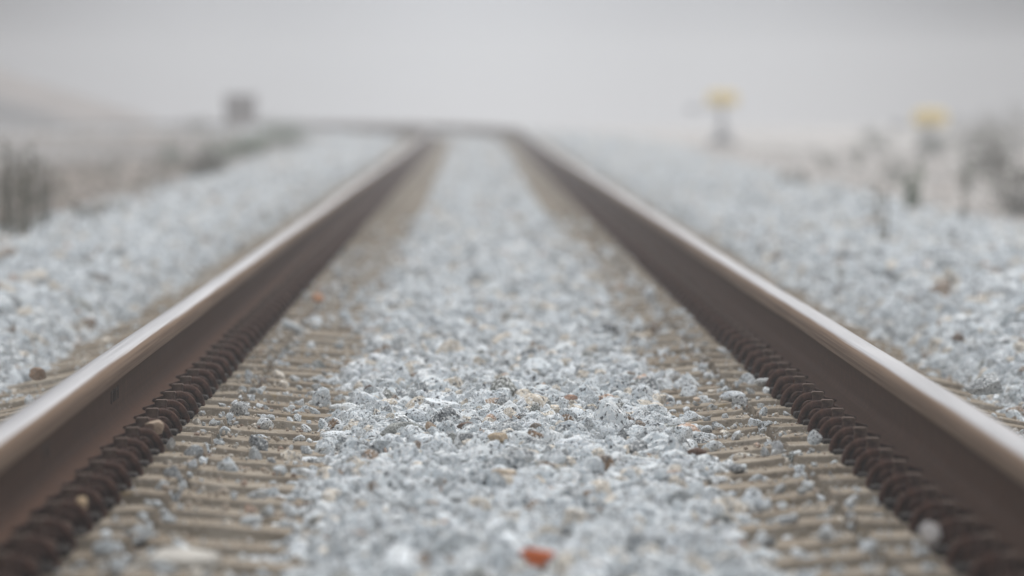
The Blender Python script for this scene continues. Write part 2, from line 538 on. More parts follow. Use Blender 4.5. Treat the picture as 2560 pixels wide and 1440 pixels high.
SLP0, PITCH = 11.50, 0.60
N_SL = 298
LABEL_SL = 'weathered tan concrete sleeper, its middle under grey stones and both rails clipped on it'
for i in range(N_SL):
    s = SLP0 + i * PITCH + rng.normal(0, 0.006)
    x, y, z, a = cl(s)
    t = empty('concrete_sleeper', (x, y, z - 0.0), a + rng.normal(0, 0.0016))
    tag(t, LABEL_SL, 'railway sleeper', 'concrete sleepers under the rails')
    b = link('sleeper_block', SLEEPERS[int(rng.integers(0, 6))], t)
    b.location.z = 0.0 + rng.normal(0, 0.0012)
    if s < 62:
        for side in (-1, 1):
            link('base_plate', plate_me[side], t)
            for inner in (True, False):
                dy = rng.normal(0, 0.003)
                p = link('shoulder', sh_me[(side, inner)], t); p.location.y = dy
                q = link('rail_clip', clip_me[(side, inner)], t); q.location = (rng.normal(0, 0.0015), dy + rng.normal(0, 0.004), rng.normal(0, 0.0012))
                q.rotation_euler = (0, rng.normal(0, 0.02) * 0, rng.normal(0, 0.004))
    else:
        for side in (-1, 1):
            link('rail_fastening', far_me[side], t)
# the ones round the bend, in the fog, as one mass
mb = MB()
for s in np.arange(SLP0 + N_SL * PITCH, 284, PITCH):
    x, y, z, a = cl(float(s))
    ca, sa = math.cos(a), math.sin(a)
    k = MB(); k.box(-1.28, 1.28, -0.11, 0.11, -0.2, 0.0)
    mb.add([(x + u * ca - v * sa, y + u * sa + v * ca, z + w_) for u, v, w_ in k.v], k.f)
o = link('distant_sleepers', mb.mesh('distant_sleepers', M_conc))
tag(o, 'row of sleepers under the far bend of the track, lost in fog', 'railway sleepers', kind='stuff')

# ---------------------------------------------------------------- ground sheet
def smooth_noise(X, Y, sx, sy, seed, octaves=3):
    """cheap value noise on arrays"""
    r_ = np.random.default_rng(seed)
    G = r_.uniform(-1, 1, (256, 256))
    tot = np.zeros_like(X, dtype=float); amp = 1.0; nrm = 0
    for o_ in range(octaves):
        u = X / sx * 2 ** o_ + 17.3 * o_; v = Y / sy * 2 ** o_ + 5.1 * o_
        i = np.floor(u).astype(int); j = np.floor(v).astype(int)
        fu = u - i; fv = v - j
        fu = fu * fu * (3 - 2 * fu); fv = fv * fv * (3 - 2 * fv)
        g = lambda a, b: G[a % 256, b % 256]
        tot += amp * ((g(i, j) * (1 - fu) + g(i + 1, j) * fu) * (1 - fv) + (g(i, j + 1) * (1 - fu) + g(i + 1, j + 1) * fu) * fv)
        nrm += amp; amp *= 0.5
    return tot / nrm
def drop_np(Y, d=0.0):
    s_ = np.where(Y > S0, S0 + RAD * np.arcsin(np.clip((Y - S0) / RAD, 0, .97)), Y)
    return np.interp(s_, _ds, _dz)
def bed_profile(d, Y):
    """ballast surface height at lateral distance d (signed) from the centre line"""
    a = np.abs(d)
    edge_in = np.where(d < 0, 0.275, 0.335) + 0.08 * smooth_noise(d * 0 + np.sign(d) * 9, Y, 1.0, 0.9, 31)
    edge_out = 1.29 + 0.06 * smooth_noise(d * 0 + np.sign(d) * 5, Y, 1.0, 1.1, 32)
    pts_z = np.zeros_like(a)
    mid = -0.018
    crib = -0.078
    z = np.where(a < edge_in, mid,
        np.where(a < edge_in + 0.17, mid + (a - edge_in) / 0.17 * (crib - mid),
        np.where(a < edge_out - 0.12, crib,
        np.where(a < edge_out, crib + (a - edge_out + 0.12) / 0.12 * (0.0 - crib), 0.0))))
    # shoulder crowning slightly, then falling to the verge
    shoulder = np.where(a > edge_out, 0.018 * np.clip((a - edge_out) / 0.4, 0, 1), 0)
    z = z + shoulder
    lim = np.where(d < 0, 1.95, 2.35)
    z = z - 0.14 * np.clip((a - lim) / 1.1, 0, 1) ** 1.3
    z = z + 0.008 * smooth_noise(d, Y, 0.35, 0.5, 33) * (a > 0.0)
    return z
def edge_wander(d, Y):
    s_ = np.where(d < 0, 3.0, 8.0)
    return 0.42 * smooth_noise(s_, Y, 1.0, 7.0, 56, 3) + 0.20 * smooth_noise(d, Y, 0.5, 0.9, 55)
def ground_z(X, Y):
    c = cx_np(Y)
    d = X - c
    a = np.abs(d)
    z = bed_profile(d, Y)
    w = np.clip((6.5 - a) / 3.5, 0, 1)
    z = z + drop_np(Y) * w
    z = z - np.where(d < 0, 0.28 * np.clip((a - 3.2) / 2.5, 0, 1) * np.clip((Y - 119) / 60, 0, 1), 0.0)
    z = z - np.clip((Y - 222) / 40, 0, 1) * (1 - w) * np.where(X < 0, 0.35, 0.0)
    rough = np.clip((a - 2.6) / 1.2, 0, 1)
    z = z + rough * (0.035 * smooth_noise(X, Y, 1.1, 1.6, 41) + 0.05 * smooth_noise(X, Y, 5, 9, 42))
    z = z - 0.05 * np.clip((a - 3) / 4, 0, 1)
    return z
def axis(parts):
    o = []
    for a, b, st in parts: o += list(np.arange(a, b - 1e-6, st))
    o.append(parts[-1][1])
    return np.array(o)
gx = axis([(-120, -40, 8), (-40, -14, 2), (-14, -4, 0.5), (-4, -0.0, 0.06), (0.0, 4, 0.06), (4, 14, 0.5), (14, 40, 2), (40, 120, 8)])
gy = axis([(-6, 10, 0.5), (10, 60, 0.2), (60, 130, 0.5), (130, 284, 1.0), (284, 400, 7)])
GX, GY = np.meshgrid(gx, gy)
# let the fine columns follow the bend
cc = cx_np(GY) * np.clip(1 - np.abs(GX) / 60, 0, 1)
GXs = GX + cc
GZ = ground_z(GXs, GY) - 0.012
V = np.stack([GXs.ravel(), GY.ravel(), GZ.ravel()], 1)
nx, ny = len(gx), len(gy)
ii = np.arange(nx - 1)[None, :] + nx * np.arange(ny - 1)[:, None]
Fq = np.stack([ii, ii + 1, ii + 1 + nx, ii + nx], -1).reshape(-1, 4)
me = bpy.data.meshes.new('ground')
me.vertices.add(len(V)); me.vertices.foreach_set('co', V.ravel())
me.loops.add(Fq.size); me.loops.foreach_set('vertex_index', Fq.ravel())
me.polygons.add(len(Fq)); me.polygons.foreach_set('loop_start', np.arange(0, Fq.size, 4)); me.polygons.foreach_set('loop_total', np.full(len(Fq), 4))
me.update(); me.validate()
me.polygons.foreach_set('use_smooth', np.ones(len(Fq), bool))
D = (GXs - cx_np(GY)).ravel(); Yr = GY.ravel()
jn = edge_wander(D, Yr)
def sstep(x, a, b): 
    t_ = np.clip((x - a) / (b - a), 0, 1); return t_ * t_ * (3 - 2 * t_)
zl = sstep(-D - jn, 2.1, 2.6); zr = sstep(D - jn, 2.35, 2.85)
_far = (GXs.ravel() < -1.5) & (D > 1.8) & (Yr > 150)
zl = np.where(_far, 1.0, zl); zr = np.where(_far, 0.0, zr)
cind = np.where(_far, 1.0, sstep(-D, 2.6, 4.2) * sstep(Yr, 120, 175) * 0.9)
at3 = me.attributes.new('cinder', 'FLOAT', 'POINT'); at3.data.foreach_set('value', cind)
at1 = me.attributes.new('verge_left', 'FLOAT', 'POINT'); at1.data.foreach_set('value', zl)
at2 = me.attributes.new('verge_right', 'FLOAT', 'POINT'); at2.data.foreach_set('value', zr)
m, t, b = mat('ground_soil_and_ballast', rough=0.95, spec=0.15)
co = texco(t)
vor = nd(t, 'ShaderNodeTexVoronoi'); vor.inputs['Scale'].default_value = 26; t.links.new(co, vor.inputs['Vector'])
sepc = nd(t, 'ShaderNodeSeparateColor'); t.links.new(vor.outputs['Color'], sepc.inputs[0])
bal = ramp(t, sepc.outputs[0], ((0.0, (0.52, 0.55, 0.57)), (0.3, (0.62, 0.65, 0.66)), (0.6, (0.56, 0.59, 0.60)), (0.85, (0.66, 0.68, 0.69)), (0.93, (0.34, 0.28, 0.22))), 'CONSTANT')
fine = noise(t, 260, 3, 0.7, co)
bal = mixc(t, ramp(t, fine, ((0.38, (0.8, 0.8, 0.8)), (0.5, (0, 0, 0)))), bal, (0.10, 0.105, 0.11))
n1 = noise(t, 0.9, 5, 0.6, co); n2 = noise(t, 6.0, 5, 0.65, co)
vl = ramp(t, n1, ((0.36, (0.11, 0.09, 0.075)), (0.5, (0.25, 0.20, 0.165)), (0.64, (0.46, 0.38, 0.33))))
vl = mixc(t, 0.7, vl, mixc(t, 1.0, vl, ramp(t, n2, ((0.3, (0.4, 0.42, 0.38)), (0.7, (1.5, 1.45, 1.4)))), 'MULTIPLY'))
vr = ramp(t, n1, ((0.3, (0.31, 0.30, 0.285)), (0.5, (0.40, 0.38, 0.365)), (0.7, (0.50, 0.465, 0.44))))
vr = mixc(t, 0.5, vr, mixc(t, 1.0, vr, ramp(t, n2, ((0.3, (0.6, 0.6, 0.58)), (0.7, (1.25, 1.22, 1.2)))), 'MULTIPLY'))
al = nd(t, 'ShaderNodeAttribute', attribute_name='verge_left'); ar = nd(t, 'ShaderNodeAttribute', attribute_name='verge_right')
ac = nd(t, 'ShaderNodeAttribute', attribute_name='cinder')
vl = mixc(t, ac.outputs['Fac'], vl, (0.165, 0.158, 0.155))
c = mixc(t, al.outputs['Fac'], bal, vl); c = mixc(t, ar.outputs['Fac'], c, vr)
t.links.new(c, b.inputs['Base Color'])
bump(t, b, mixc(t, 0.5, vor.outputs['Distance'], n2), 0.8, 0.02)
me.materials.append(m)
g = link('ground', me); tag(g, kind='structure')

# ---------------------------------------------------------------- rocks: source shapes (kept out of the scene) and scattering
import bmesh
def ico(sub):
    bm = bmesh.new(); bmesh.ops.create_icosphere(bm, subdivisions=sub, radius=1.0)
    V_ = np.array([v.co[:] for v in bm.verts]); Fc = [tuple(v.index for v in f.verts) for f in bm.faces]
    bm.free(); return V_, Fc
ICO = {1: ico(1), 2: ico(2), 3: ico(3), 4: ico(4)}
def rock(seed, sub=3, flat=0.72, rough=0.05, planes=13):
    r_ = np.random.default_rng(seed)
    V_, Fc = ICO[sub]
    N = r_.normal(size=(planes, 3)); N /= np.linalg.norm(N, axis=1, keepdims=True)
    dist = r_.uniform(0.52, 1.0, planes)
    dots = V_ @ N.T
    rr = np.where(dots > 0.05, dist[None, :] / np.maximum(dots, 0.05), 9.0).min(1)
    rr = np.minimum(rr, 1.12)
    P = V_ * rr[:, None]
    # chipped surface
    for k, amp in ((2.1, rough), (4.7, rough * 0.6), (9.5, rough * 0.35)):
        A = r_.normal(size=(3, 3)) * k; ph = r_.uniform(0, 6.28, 3)
        q = np.sin(V_ @ A.T + ph).prod(1)
        P *= (1 + amp * q)[:, None]
    sc = np.array([1.0, r_.uniform(0.65, 0.95), r_.uniform(flat - .12, flat + .12)])
    return P * sc, Fc
def rock_collection(name, n, sub, m, seed0, **kw):
    c_ = bpy.data.collections.new(name)
    for i in range(n):
        P, Fc = rock(seed0 + i, sub, **kw)
        me_ = mesh_np('%s_shape' % name, P, Fc, m, False)
        c_.objects.link(bpy.data.objects.new('%s_shape' % name, me_))
    return c_
def scatter_object(name, P, rot, scl, idx, coll, label, cat):
    me_ = bpy.data.meshes.new(name)
    me_.vertices.add(len(P)); me_.vertices.foreach_set('co', np.asarray(P, float).ravel())
    for an, ty, dat, key in (('rot', 'FLOAT_VECTOR', rot, 'vector'), ('scl', 'FLOAT_VECTOR', scl, 'vector'), ('idx', 'INT', idx, 'value')):
        a_ = me_.attributes.new(an, ty, 'POINT'); a_.data.foreach_set(key, np.asarray(dat).ravel())
    me_.update()
    o_ = link(name, me_)
    ng = bpy.data.node_groups.new(name + '_scatter', 'GeometryNodeTree')
    ng.interface.new_socket('Geometry', in_out='INPUT', socket_type='NodeSocketGeometry')
    ng.interface.new_socket('Geometry', in_out='OUTPUT', socket_type='NodeSocketGeometry')
    gi = ng.nodes.new('NodeGroupInput'); go = ng.nodes.new('NodeGroupOutput')
    iop = ng.nodes.new('GeometryNodeInstanceOnPoints')
    ci = ng.nodes.new('GeometryNodeCollectionInfo'); ci.inputs['Collection'].default_value = coll
    ci.inputs['Separate Children'].default_value = True; ci.inputs['Reset Children'].default_value = True
    def na(nm, ty):
        x_ = ng.nodes.new('GeometryNodeInputNamedAttribute'); x_.data_type = ty; x_.inputs['Name'].default_value = nm
        return x_.outputs['Attribute']
    e2r = ng.nodes.new('FunctionNodeEulerToRotation')
    ng.links.new(na('rot', 'FLOAT_VECTOR'), e2r.inputs[0])
    ng.links.new(gi.outputs[0], iop.inputs['Points'])
    ng.links.new(ci.outputs[0], iop.inputs['Instance'])
    iop.inputs['Pick Instance'].default_value = True
    ng.links.new(na('idx', 'INT'), iop.inputs['Instance Index'])
    ng.links.new(e2r.outputs[0], iop.inputs['Rotation'])
    ng.links.new(na('scl', 'FLOAT_VECTOR'), iop.inputs['Scale'])
    ng.links.new(iop.outputs[0], go.inputs[0])
    md = o_.modifiers.new('scatter', 'NODES'); md.node_group = ng
    tag(o_, label, cat, kind='stuff')
    return o_
C_ball = rock_collection('ballast_stone', 16, 3, M_gran, 500, rough=0.07)
C_ball_far = rock_collection('far_ballast_stone', 10, 2, M_gran, 700, rough=0.06)
C_grit = rock_collection('grit_chip', 8, 1, M_grit, 900, rough=0.1)
PALE = [(0.0, (0.60, 0.57, 0.54)), (0.3, (0.66, 0.62, 0.58)), (0.55, (0.52, 0.49, 0.47)), (0.75, (0.62, 0.54, 0.49)), (0.92, (0.30, 0.27, 0.24))]
M_palerock = rock_material('pale_pebble_rock', PALE, 0.2, 5.0)
C_pale = rock_collection('pale_pebble', 8, 2, M_palerock, 990, rough=0.06)
C_rub = rock_collection('rubble_stone', 10, 2, M_tan, 950, rough=0.08)

def jitter_grid(x0, x1, y0, y1, sp_, r_):
    xs = np.arange(x0, x1, sp_); ys = np.arange(y0, y1, sp_)
    X, Y = np.meshgrid(xs, ys)
    X = X + r_.uniform(-.55, .55, X.shape) * sp_; Y = Y + r_.uniform(-.55, .55, Y.shape) * sp_
    return X.ravel(), Y.ravel()
def attrs(n, r_, size, aniso=0.25):
    rot = r_.uniform(-math.pi, math.pi, (n, 3)); rot[:, :2] = r_.normal(0, 0.7, (n, 2))
    scl = size[:, None] * (1 + r_.uniform(-aniso, aniso, (n, 3)))
    return rot, scl
PX, PY, PZ, SZ = [], [], [], []
r1 = np.random.default_rng(21)
def put(X, Y, size, lift):
    d = X - cx_np(Y)
    PX.append(X); PY.append(Y); PZ.append(ground_z(X, Y) + lift * size); SZ.append(size)
def lognorm(n, med, sg, lo, hi): return np.clip(med * np.exp(r1.normal(0, sg, n)), lo, hi)
def in_ballast(X, Y):
    d = X - cx_np(Y); a = np.abs(d)
    j = edge_wander(d, Y) + 0.5 * r1.random(len(d)) ** 4
    ok = np.where(d < 0, a - j < 2.45, a - j < 2.7)
    ok &= ~((a > 0.655) & (a < 0.85))           # not under the rails
    return ok
# foot of the bed, near zone
X, Y = jitter_grid(-2.3, 2.3, 10.6, 42, 0.034, r1)
k = in_ballast(X, Y) & (np.abs(X - CAM.x) < 0.056 * Y + 0.9)
X, Y = X[k], Y[k]; put(X, Y, lognorm(len(X), 0.0165, 0.34, 0.008, 0.036), r1.uniform(-0.5, 0.4, len(X)))
# second course and bigger stones on top, only where the stone cover is deep
X, Y = jitter_grid(-2.3, 2.3, 10.6, 42, 0.062, r1)
a = np.abs(X)
k = in_ballast(X, Y) & (np.abs(X - CAM.x) < 0.056 * Y + 0.9) & ((a < np.where(X < 0, 0.30, 0.36)) | (a > 1.32)); X, Y = X[k], Y[k]
put(X, Y, lognorm(len(X), 0.0180, 0.45, 0.009, 0.046), r1.uniform(-0.3, 0.4, len(X)))
X, Y = jitter_grid(-2.6, 2.7, 10.6, 42, 0.085, r1)
k = in_ballast(X, Y) & (np.abs(X - CAM.x) < 0.056 * Y + 0.9) & (np.abs(X) > 1.36); X, Y = X[k], Y[k]
put(X, Y, lognorm(len(X), 0.027, 0.28, 0.018, 0.05), r1.uniform(0.1, 0.9, len(X)))
X, Y = jitter_grid(-0.34, 0.40, 10.6, 50, 0.12, r1)
put(X, Y, lognorm(len(X), 0.027, 0.22, 0.02, 0.045), r1.uniform(-0.1, 0.5, len(X)))
# small filler stones
X, Y = jitter_grid(-2.0, 2.0, 10.6, 34, 0.030, r1)
k = in_ballast(X, Y) & (np.abs(X - CAM.x) < 0.056 * Y + 0.5) & ((np.abs(X) < 0.36) | (np.abs(X) > 1.32)); X, Y = X[k], Y[k]
put(X, Y, lognorm(len(X), 0.0095, 0.3, 0.005, 0.016), r1.uniform(0.2, 2.0, len(X)))
nP = np.concatenate(PX); 
P = np.stack([nP, np.concatenate(PY), np.concatenate(PZ)], 1); S_ = np.concatenate(SZ)
# stray stones lying on the bare concrete
def stray(n, y0, y1, lo, hi, med, clump):
    Xs, Ys, Zs, Ss = [], [], [], []
    while len(Xs) < n:
        side = -1 if r1.random() < .5 else 1
        u = r1.random()
        ax = (0.545 + r1.normal(0, 0.02)) if u < clump else ((0.27 + (0.0 if side < 0 else 0.06) + min(0.33, abs(r1.exponential(0.085)))) if r1.random() < 0.62 else r1.uniform(0.33, 0.62)) if u < 0.82 else r1.uniform(0.92, 1.22)
        i_ = r1.integers(0, int((y1 - y0) / PITCH)); yy = SLP0 + i_ * PITCH + r1.uniform(-0.30, 0.12)
        if yy < y0 - 1: continue
        if ax < 0.66 and ax > 0.63: continue
        s_ = float(np.clip(med * math.exp(r1.normal(0, .4)), lo, hi))
        on = abs(yy - (SLP0 + i_ * PITCH)) < 0.10
        zz = (sleeper_top(ax) - (0.016 if abs(ax - .545) < .01 else 0) if on else sleeper_top(ax) - 0.03) + s_ * 0.35
        Xs.append(side * ax); Ys.append(yy); Zs.append(zz); Ss.append(s_)
    return np.array([Xs, Ys, Zs]).T, np.array(Ss)
# loose stones spilling from the middle heap over the bare sleepers
def spill(n, y0, y1):
    sd = np.where(r1.random(n) < .5, -1.0, 1.0)
    yy = r1.uniform(y0, y1, n)
    base_in = np.where(sd < 0, 0.275, 0.335) + 0.08 * smooth_noise(sd * 9, yy, 1.0, 0.9, 31)
    ax_ = base_in - 0.02 + r1.exponential(0.075, n)
    ph_ = (yy - SLP0 + PITCH / 2) % PITCH - PITCH / 2
    on = np.abs(ph_) < 0.10
    s_ = np.clip(0.0115 * np.exp(r1.normal(0, .42, n)), 0.004, 0.028)
    top = np.where(ax_ < 0.33, -0.019, np.where(ax_ < 0.53, -0.019 + (ax_ - 0.33) / 0.2 * 0.018, 0.0))
    # between the sleepers the heap thins out away from the middle
    gap = -0.004 - 0.10 * np.clip(ax_ - base_in, 0, 0.3)
    z_ = np.where(on, top + s_ * 0.35, top + gap + s_ * 0.1)
    k_ = ax_ < 0.62
    return np.stack([sd * ax_, yy, z_], 1)[k_], s_[k_]
Pb, Sb = spill(4800, 10.8, 60)
P = np.concatenate([P, Pb]); S_ = np.concatenate([S_, Sb])
Pa, Sa = stray(3700, 10.6, 46, 0.004, 0.024, 0.0082, 0.26)
P = np.concatenate([P, Pa]); S_ = np.concatenate([S_, Sa])
rot, scl = attrs(len(P), r1, S_)
scatter_object('ballast_stones', P, rot, scl, r1.integers(0, 16, len(P)), C_ball,
               'pale grey speckled granite stones heaped between and beside the rails, nearest stretch', 'ballast')
print('near stones', len(P))
PX, PY, PZ, SZ = [], [], [], []
X, Y = jitter_grid(-3.0, 3.1, 42, 92, 0.052, r1); k = in_ballast(X, Y); X, Y = X[k], Y[k]
put(X, Y, lognorm(len(X), 0.027, 0.25, 0.015, 0.045), r1.uniform(-0.4, 0.6, len(X)))
X, Y = jitter_grid(-14, 3.1, 92, 246, 0.11, r1)
k = in_ballast(X, Y); X, Y = X[k], Y[k]
put(X, Y, lognorm(len(X), 0.045, 0.2, 0.03, 0.07), r1.uniform(-0.5, 0.25, len(X)))
P = np.stack([np.concatenate(PX), np.concatenate(PY), np.concatenate(PZ)], 1); S_ = np.concatenate(SZ)
dd = np.abs(P[:, 0] - cx_np(P[:, 1])); kk = ~((dd > 0.36) & (dd < 1.18)); 
P[:, 2] = np.where(kk, P[:, 2], P[:, 2] - 0.03)
rot, scl = attrs(len(P), r1, S_)
scatter_object('distant_ballast_stones', P, rot, scl, r1.integers(0, 10, len(P)), C_ball_far,
               'pale blue-grey stones of the track bed fading into the fog', 'ballast')
print('far stones', len(P))
# grit on the sleepers
n = 9000
side = np.where(r1.random(n) < .5, -1, 1)
ax = np.where(r1.random(n) < 0.65, r1.uniform(0.32, 0.625, n), r1.uniform(0.89, 1.2, n))
i_ = r1.integers(0, 62, n); off = r1.uniform(-0.095, 0.095, n)
zz = np.array([sleeper_top(v) for v in ax])
sz = np.clip(0.0036 * np.exp(r1.normal(0, .45, n)), 0.0015, 0.010)
P = np.stack([side * ax, SLP0 + i_ * PITCH + off, zz + sz * 0.35], 1)
rot, scl = attrs(n, r1, sz)
scatter_object('sleeper_grit', P, rot, scl, r1.integers(0, 8, n), C_grit, 'small pale chips and grit lying on the bare concrete sleepers', 'grit')
# rubble on the verges
X1 = -r1.uniform(2.0, 8.5, 26000) ; Y1 = 28 + 205 * r1.random(26000) ** 1.5
X2 = r1.uniform(2.6, 9.5, 14000); Y2 = 28 + 150 * r1.random(14000) ** 1.3
X = np.concatenate([X1, X2]) ; Y = np.concatenate([Y1, Y2]); X = X + cx_np(Y)
sz = lognorm(len(X), 0.020, 0.5, 0.008, 0.075)
k = (smooth_noise(X, Y, 0.8, 2.0, 77) > -0.15) | (r1.random(len(X)) < 0.25)
X, Y, sz = X[k], Y[k], sz[k]
P = np.stack([X, Y, ground_z(X, Y) + sz * 0.1], 1)
rot, scl = attrs(len(P), r1, sz)
for nm_, kk, cc_, lb in (('verge_rubble', P[:, 0] < cx_np(P[:, 1]), C_rub, 'tan and brown rubble strewn over the left verge'),
                         ('verge_pebbles', P[:, 0] > cx_np(P[:, 1]), C_pale, 'pale cream pebbles strewn over the right verge')):
    scatter_object(nm_, P[kk], rot[kk], scl[kk], r1.integers(0, 8, int(kk.sum())), cc_, lb, 'rubble')

# ---------------------------------------------------------------- single stones one can point to
def place_stone(px, py, w_px, h_px, colr, label, seed, z=None, Y=None, speck=0.3, name='stone', rz=0.0, depth=0.8):
    """stone whose middle shows at (px,py), resting at height z of its middle"""
    if Y is None: Y = (CAM.z - z) * F / (py - VPY)
    c_ = at(px, py, Y)
    P, Fc = rock(seed, 4, flat=0.9, rough=0.06, planes=11)
    P = P / np.abs(P).max(0)
    wx = w_px / F * Y / 2; hz = h_px / F * Y / 2
    P = P * np.array([wx, wx * depth, hz])
    ca, sa = math.cos(rz), math.sin(rz)
    P = np.stack([P[:, 0] * ca - P[:, 2] * sa, P[:, 1], P[:, 0] * sa + P[:, 2] * ca], 1)
    o_ = link(name, mesh_np(name, P, Fc, solid_rock('rock_' + label.split()[0] + '_%d' % seed, colr, speck), False), loc=c_)
    tag(o_, label, 'stone')
    return o_
place_stone(1345, 1394, 96, 52, (0.55, 0.12, 0.025), 'bright orange-red brick fragment among grey stones at the bottom edge', 11, z=0.034, speck=0.12, name='brick_fragment', rz=0.15)
place_stone(1176, 1068, 70, 27, (0.16, 0.11, 0.085), 'flat chocolate brown stone on the grey stones mid-track', 12, z=0.014, speck=0.1)
place_stone(1020, 1074, 120, 40, (0.22, 0.23, 0.215), 'long dark grey-green stone left of the flat brown one', 13, z=0.012, speck=0.6)
place_stone(1076, 1066, 34, 34, (0.36, 0.27, 0.19), 'small tan wedge between the grey-green and flat brown stones', 14, z=0.014, speck=0.3)
place_stone(1424, 996, 42, 20, (0.48, 0.30, 0.22), 'small salmon pink stone on the grey ballast right of mid-track', 15, z=0.014, speck=0.15)
place_stone(1250, 1096, 64, 30, (0.38, 0.29, 0.19), 'straw coloured crumbly stone mid-track below the flat brown one', 16, z=0.012, speck=0.3)
place_stone(921, 971, 26, 20, (0.14, 0.085, 0.06), 'small dark brown stone near the left sleeper ends of the ballast', 17, z=0.010, speck=0.1)
place_stone(1265, 1186, 90, 38, (0.50, 0.41, 0.31), 'cream tan stone in the lower middle of the ballast', 18, z=0.014, speck=0.2)
place_stone(1340, 1072, 34, 30, (0.17, 0.14, 0.11), 'dark knobbly stone just right of track middle', 19, z=0.012, speck=0.4)
place_stone(386, 1066, 50, 40, (0.50, 0.38, 0.28), 'peach coloured stone wedged over a left rail clip', 20, z=0.052, speck=0.15, rz=-0.5)
place_stone(428, 1110, 26, 34, (0.42, 0.42, 0.41), 'light grey stone at the foot of the left rail clips', 21, z=0.020, speck=0.5)
place_stone(204, 1256, 34, 44, (0.60, 0.44, 0.27), 'pale orange stone sitting inside a left rail clip', 22, z=0.040, speck=0.1, rz=-0.5)
place_stone(598, 1022, 52, 40, (0.46, 0.48, 0.49), 'speckled grey stone lodged in the groove of a left sleeper', 23, z=0.012, speck=1.0, rz=0.2)
place_stone(795, 746, 34, 22, (0.58, 0.28, 0.14), 'blurred orange stone beside the left rail further along', 24, z=0.012, speck=0.1)
place_stone(450, 1398, 260, 60, (0.60, 0.57, 0.52), 'wide pale stone slab lying at the bottom left corner of the track', 25, z=0.008, speck=0.15, depth=0.35)
place_stone(2330, 1335, 50, 66, (0.56, 0.53, 0.52), 'whitish stone standing against a right rail clip', 26, z=0.045, speck=0.3, rz=0.5)
place_stone(2292, 1366, 34, 36, (0.60, 0.60, 0.60), 'small white stone below the whitish one at the right clips', 27, z=0.022, speck=0.2)
place_stone(1848, 1005, 44, 48, (0.44, 0.46, 0.47), 'speckled grey stone standing in the groove of a right sleeper', 28, z=0.010, speck=1.0, rz=-0.4)
place_stone(1904, 958, 50, 26, (0.46, 0.48, 0.49), 'speckled stone against the right rail clips', 29, z=0.018, speck=0.9, rz=0.3)
place_stone(1744, 998, 24, 14, (0.60, 0.47, 0.36), 'tiny pale peach stone on a right sleeper', 30, z=0.004, speck=0.1)
place_stone(1740, 1130, 54, 24, (0.15, 0.085, 0.055), 'reddish brown flat stone on a right sleeper', 31, z=0.006, speck=0.2)
place_stone(2040, 1094, 46, 40, (0.45, 0.47, 0.48), 'speckled stone leaning on the right clips lower down', 32, z=0.020, speck=0.9, rz=0.5)
place_stone(1945, 1120, 30, 46, (0.46, 0.48, 0.50), 'upright grey stone in the right sleeper groove lower down', 33, z=0.008, speck=0.7, rz=0.3)
place_stone(1848, 560, 34, 22, (0.70, 0.66, 0.58), 'blurred cream stone on the ballast right of the right rail', 34, z=0.02, speck=0.1)
place_stone(2470, 960, 120, 60, (0.40, 0.42, 0.43), 'large speckled boulder on the ballast at the right edge', 35, z=0.03, speck=1.0)
place_stone(90, 645, 90, 30, (0.10, 0.115, 0.12), 'dark slate stone on the ballast shoulder at far left', 36, z=0.0, speck=0.4)
place_stone(255, 705, 60, 40, (0.15, 0.14, 0.13), 'dark blurred stone on the left ballast shoulder', 37, z=0.02, speck=0.4)
place_stone(95, 935, 46, 34, (0.26, 0.17, 0.11), 'rusty brown stone on the left ballast near the sleeper end', 38, z=0.03, speck=0.3)
place_stone(2395, 845, 34, 20, (0.18, 0.13, 0.10), 'dark brown stone on the right ballast shoulder', 39, z=0.03, speck=0.2)

